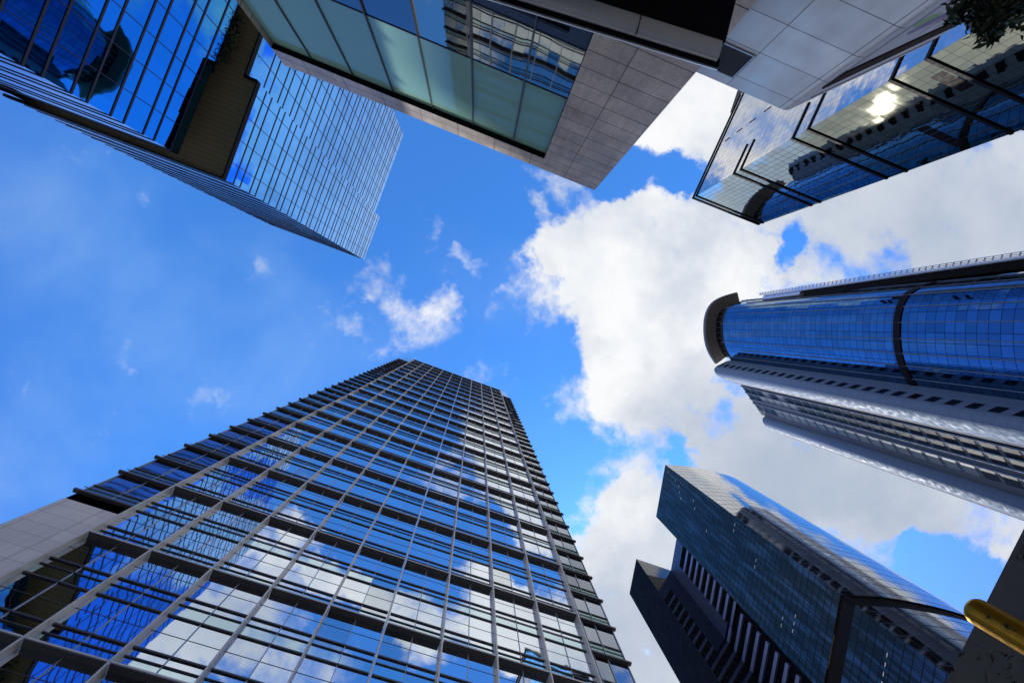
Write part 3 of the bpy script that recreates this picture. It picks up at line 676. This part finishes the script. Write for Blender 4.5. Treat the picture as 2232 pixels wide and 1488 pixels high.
f = MB(); f.face([(p[0], p[1], Z(H5)) for p in arc5] + [(125, -48, Z(H5)), (125, -14.6, Z(H5))] + [(p[0], p[1], Z(H5)) for p in reversed(nose)]); f.face([(p[0], p[1], Z(176)) for p in nose2] + [(134, -20, Z(176)), (112, -20, Z(176)), (109.5, -14.6, Z(176))]); f.build('roof', 'roof', T)
f = MB(); w = Wall((100.0, -48.6), (125, -60)); w.quad(f, 0, w.L, -EYE, H5); w = Wall((125, -60), (100.0, -48.6)); w.quad(f, 0, w.L, -EYE, H5); w = Wall((134, -1.3), (134, -40)); w.quad(f, 0, w.L, -EYE, 176); f.build('back_wall', 'flank', T)
# rail tower on the far flank: dark recess, bright edge and ladder rails that lean out slightly
def lean(x, y, h): k = (172 - h) / 100.; return (x + k * .6, y - k * 3.2, Z(h))
def lbar(mb, x0, x1, y0, y1, h0, h1):
    mb.box8([lean(x0, y0, h0), lean(x1, y0, h0), lean(x1, y1, h0), lean(x0, y1, h0), lean(x0, y0, h1), lean(x1, y0, h1), lean(x1, y1, h1), lean(x0, y1, h1)])
f = MB(); lbar(f, 97.4, 99, -47.6, -45.6, -EYE, 146); f.build('dark_recess', 'soot', T)
f = MB(); lbar(f, 97.0, 98, -48.1, -47.62, -EYE, 165); f.build('bright_edge', 'whitemetal', T)
f = MB(); lbar(f, 95.6, 97.2, -46.6, -45.5, 143.5, 163); f.build('white_box', 'whitemetal', T)
f = MB()
for y in (-48.4, -48.8, -49.3): lbar(f, 97.2, 97.32, y - .06, y + .06, -EYE, 168)
h = 0.
while h < 168: lbar(f, 97.16, 97.36, -49.3, -48.4, h, h + .18); h += 1.6
f.build('ladder_rail', 'rail', T)

# ------------------------------------------------------------------ dark tower with a curved pewter front (bottom right)
SIZE[0] = 1.4
T = thing('dark_curved_tower', 'ink blue office tower with a curved pewter front and black belt', 'tower', (90, 32, 0))
H7 = 150.0
e = Vector((3.36, 17.84)).normalized(); K0 = Vector((76.29, 22.38)); KE = K0 + e * 18.2
lf_ = Wall(tuple(K0), tuple(KE))
if lf_.n.dot(-Vector((K0.x, K0.y, 0))) < 0: lf_ = Wall(tuple(KE), tuple(K0))
f = MB(); lf_.quad(f, 0, lf_.L, -EYE, 71.2); lf_.quad(f, 0, lf_.L, 74.3, H7); f.build('flat_glass', 'ink', T)
cur7 = bez([tuple(K0), (80.2, 21.3), (84.2, 20.3), (90.8, 19.3), (97.6, 18.7), (103.0, 18.8), (109, 20.2), (116, 23.5)], 4)
rv = sgn(cur7) < 0
f = MB(); strip(f, cur7, -EYE, 71.2, rev=rv); strip(f, cur7, 74.3, H7, rev=rv); f.build('curved_glass', 'pewter', T)
f = MB(); lf_.bar(f, -.05, lf_.L + .05, 71.2, 74.3, -1.0, -.25); strip(f, offset(cur7, -.3 * sgn(cur7)), 71.2, 74.3, rev=rv)
f.build('black_belt', 'soot', T)
f = MB(); f.face([(p[0], p[1], Z(H7)) for p in cur7] + [(116, 44, Z(H7)), (KE.x, KE.y, Z(H7))]); w = Wall((116, 23.5), (116, 44)); w.quad(f, 0, w.L, -EYE, H7); w = Wall((116, 44), tuple(KE)); w.quad(f, 0, w.L, -EYE, H7); w = Wall(tuple(KE), (116, 44)); w.quad(f, 0, w.L, -EYE, H7); f.build('roof', 'roof', T)
mt, t, b = mat('lit ceiling lamp'); b.inputs['Emission Color'].default_value = (1, .93, .8, 1); b.inputs['Emission Strength'].default_value = .15; M["lamp"] = mt
for (a_, h_, n_) in ((3.6, 138, 1), (5.2, 137, 1), (6.6, 135.5, 1), (4.4, 128, 1), (6.1, 126.5, 1), (2.0, 147, 1), (2.9, 141, 1), (9.2, 118.6, 1), (6.2, 97.2, 2), (12.6, 86.4, 2), (10.1, 83.3, 3), (2.2, 107, 2), (4.0, 64.4, 4), (7.4, 61.0, 3), (9.8, 58.2, 3), (12.4, 55, 2)):
    f = MB()
    for q in range(n_):
        uu_ = a_ + q * 1.52
        if (lf_.a - Vector((KE.x, KE.y, 0))).length < .1: uu_ = lf_.L - uu_
        lf_.bar(f, uu_, uu_ + .7, h_, h_ + .10, .003, .012)
    f.build('ceiling_lamp', 'lamp', T)
T = thing('stepped_black_block', 'black stepped block with pale floor bars beside the dark curved tower', 'building', (84, 60, 0))
HV = 134.5
K1 = K0 + e * 18.0; K2 = K0 + e * 28.6
vw = Wall(tuple(K1), tuple(K2)) if Wall(tuple(K1), tuple(K2)).n.dot(-Vector((80, 45, 0))) > 0 else Wall(tuple(K2), tuple(K1))
fl7 = (vw.a - Vector((K2.x, K2.y, 0))).length < .1
def vu(a, b): a, b = a - 18.0, b - 18.0; return sorted((vw.L - a, vw.L - b)) if fl7 else sorted((a, b))
RB = -.35
f = MB()
for (a, b, h0, h1) in ((18.05, 18.5, 103.6, HV), (24.85, 28.6, 103.6, HV), (18.5, 24.85, 130, HV)): vw.bar(f, *vu(a, b), h0, h1, -3.0, RB)
f.build('violet_wall', 'v2', T)
f = MB(); vw.quad(f, *vu(18.05, 28.6), -EYE, 130, RB - .5); f.build('dark_glazing', 'annexdark', T)
for k in range(9):
    h = 126.6 - 3.1 * k; f = MB(); vw.bar(f, *vu(18.5, 24.85), h, h + .95, RB - .49, RB - .02); f.build('floor_bar', 'bar', T)
for k in range(15):
    h = 102.2 - 3.1 * k - .4; f = MB(); vw.bar(f, *vu(19.7 if k else 18.3, 28.5), h, h + .95, RB - .49, RB - .02); f.build('floor_bar', 'bar', T)
AN = (70.2, 50.4); AE = (72.0, 61.2)
f = MB(); w = Wall(AN, (K2.x + .6, 50.4)); w = w if w.n.y < 0 else Wall((K2.x + .6, 50.4), AN); w.quad(f, 0, w.L, -EYE, HV); f.build('inner_glass', 'annexglass', T)
w = Wall(AN, AE); w = w if w.n.x < 0 else Wall(AE, AN)
f = MB(); w.quad(f, 0, w.L, -EYE, HV); f.build('black_glass', 'annexdark', T)
f = MB(); f.face([(AN[0], AN[1], Z(HV)), (AE[0], AE[1], Z(HV)), (96, 73, Z(HV)), (96, 46, Z(HV)), (K1.x + .5, K1.y, Z(HV)), (K2.x + .5, 50.4, Z(HV))]); w = Wall(AE, (96, 73)); w.quad(f, 0, w.L, -EYE, HV); w = Wall((96, 73), (96, 46)); w.quad(f, 0, w.L, -EYE, HV); f.build('roof', 'annexdark', T)

SIZE[0] = 1.0
# ------------------------------------------------------------------ concrete slab and yellow post close by (bottom right corner)
mt, t, b = mat('weathered concrete'); pos = t.new('ShaderNodeTexCoord').outputs['Object']
nz = t.noise(pos, 3.0, 8, .65); st = t.ramp(t.noise(pos, 6.5, 6, .75, .8), .57, .64)
cc = t.mix(nz, (.34, .36, .37, 1), (.62, .62, .6, 1)); t.l.new(t.mix(st, cc, (.02, .02, .02, 1)), b.inputs['Base Color']); b.inputs['Roughness'].default_value = .85
bp = t.new('ShaderNodeBump'); bp.inputs['Strength'].default_value = .4; bp.inputs['Distance'].default_value = .01; t.l.new(t.noise(pos, 40, 5), bp.inputs['Height']); t.l.new(bp.outputs[0], b.inputs['Normal']); M['concrete'] = mt
T = thing('concrete_slab', 'weathered grey concrete slab edge overhead behind the yellow post', 'slab', (5.0, 1.0, 0))
p0, p1 = Vector((3.12, .004, 0)), Vector((3.005, .932, 0)); dd = (p1 - p0).normalized(); a0 = p0 - dd * 3.0; a1 = p1 + dd * 1.6; nn = Vector((-dd.y, dd.x, 0)); nn = nn if nn.x > 0 else -nn
f = MB(); q = [a0, a0 + nn * 3.5, a1 + nn * 3.5, a1]
ins = [a0 + nn * .34, a0 + nn * 3.5, a1 + nn * 3.5, a1 + nn * .34]
f.box8([(v.x, v.y, Z(2.2)) for v in q] + [(v.x, v.y, Z(2.34)) for v in ins]); f.build('slab', 'concrete', T)
f = MB()
for y in (-2.2, 1.6): f.box(5.6, 6.0, y, y + .4, 0, Z(2.198))
f.build('column', 'concrete', T)
mt, t, b = mat('chipped yellow paint'); pos = t.new('ShaderNodeTexCoord').outputs['Object']
ch = t.ramp(t.noise(pos, 22, 6, .7), .60, .66); t.l.new(t.mix(ch, (.34, .17, .012, 1), (.04, .035, .02, 1)), b.inputs['Base Color']); b.inputs['Roughness'].default_value = .30; b.inputs['Metallic'].default_value = .65; b.inputs['Specular Tint'].default_value = (1, .75, .25, 1)
bp = t.new('ShaderNodeBump'); bp.inputs['Strength'].default_value = .35; bp.inputs['Distance'].default_value = .004; t.l.new(t.noise(pos, 30, 4), bp.inputs['Height']); t.l.new(bp.outputs[0], b.inputs['Normal']); M['yellow'] = mt
T = thing('yellow_post', 'glossy yellow post with chipped paint under the concrete slab', 'post', (2.46, .42, 0))
f = MB(); px, py, rr = 2.46, .415, .058; n = 28
prof = [(rr, 0), (rr, Z(1.765)), (rr * .97, Z(1.785)), (rr * .86, Z(1.797)), (rr * .6, Z(1.802)), (0.001, Z(1.804))]
for i in range(len(prof) - 1):
    for k in range(n):
        a, b_ = 2 * math.pi * k / n, 2 * math.pi * (k + 1) / n
        f.face([(px + prof[i][0] * math.cos(a), py + prof[i][0] * math.sin(a), prof[i][1]), (px + prof[i][0] * math.cos(b_), py + prof[i][0] * math.sin(b_), prof[i][1]), (px + prof[i + 1][0] * math.cos(b_), py + prof[i + 1][0] * math.sin(b_), prof[i + 1][1]), (px + prof[i + 1][0] * math.cos(a), py + prof[i + 1][0] * math.sin(a), prof[i + 1][1])])
f.build('pole', 'yellow', T, True)
f = MB(); f.box(px - .14, px + .14, py - .14, py + .14, .004, .02); f.build('base_plate', 'yellow', T)

# ------------------------------------------------------------------ unseen tower added towards the sun to shade the granite and panel walls
T = thing('added_shade_tower', 'added out-of-view tall slim tower that blocks the sun from the granite and white panel walls', 'tower', (195, 205, 0))
sx, sy = .669, .743; qx, qy = .743, -.669
pp = [(sx * d_ + qx * a_, sy * d_ + qy * a_) for d_, a_ in ((262, 2.1), (262, 14.5), (292, 16), (292, 2.1))]
f = MB(); f.prism(pp, 0, Z(288)); f.build('facade', 'pewter', T)
pp = [(sx * d_ + qx * a_, sy * d_ + qy * a_) for d_, a_ in ((263, 14.6), (263, 22), (291, 23), (291, 16.1))]
f = MB(); f.prism(pp, 0, Z(271)); f.build('lower_blocker', 'pewter', T)  # lower step of the added blocker, shades the angled side wall
# ------------------------------------------------------------------ street tree (top right corner)
T = thing('street_tree', 'leafy dark green street tree with its lowest twigs over the poster', 'tree', (8.2, -8.6, 0))
f = MB(); f.tube((8.2, -8.6, 0), (8.0, -8.5, 3.2), .13, 10); f.tube((8.0, -8.5, 3.2), (7.3, -8.1, 6.2), .09, 8); f.tube((7.3, -8.1, 6.2), (6.1, -7.6, 7.6), .05, 8); f.tube((7.3, -8.1, 6.2), (8.2, -8.2, 8.6), .05, 8); f.tube((6.1, -7.6, 7.6), (5.3, -6.7, 7.75), .022, 6); f.build('trunk', 'bark', T)
r = random.Random(5); f = MB()
cl_ = [((4.82, -6.55, 7.75), .17, 90), ((5.1, -6.6, 7.7), .24, 190), ((5.32, -6.5, 7.7), .19, 150), ((5.45, -6.38, 7.72), .08, 40), ((5.5, -6.95, 7.8), .36, 420), ((5.2, -7.1, 7.8), .34, 380), ((6.3, -7.8, 8.0), .6, 900), ((7.2, -8.2, 8.2), .9, 1300), ((8.4, -8.2, 8.8), .9, 900), ((7.6, -9.3, 8.0), 1.0, 900)]
for (c_, rad, n) in cl_:
    for q in range(n):
        v = Vector((r.gauss(0, 1), r.gauss(0, 1), r.gauss(0, .8)))
        if v.length > 1.7: v = v.normalized() * r.uniform(.3, 1.7)
        v *= rad * .6
        leaf(f, Vector(c_) + v, r.uniform(.09, .16), .034, r)
f.build('crown', 'leaf', T)
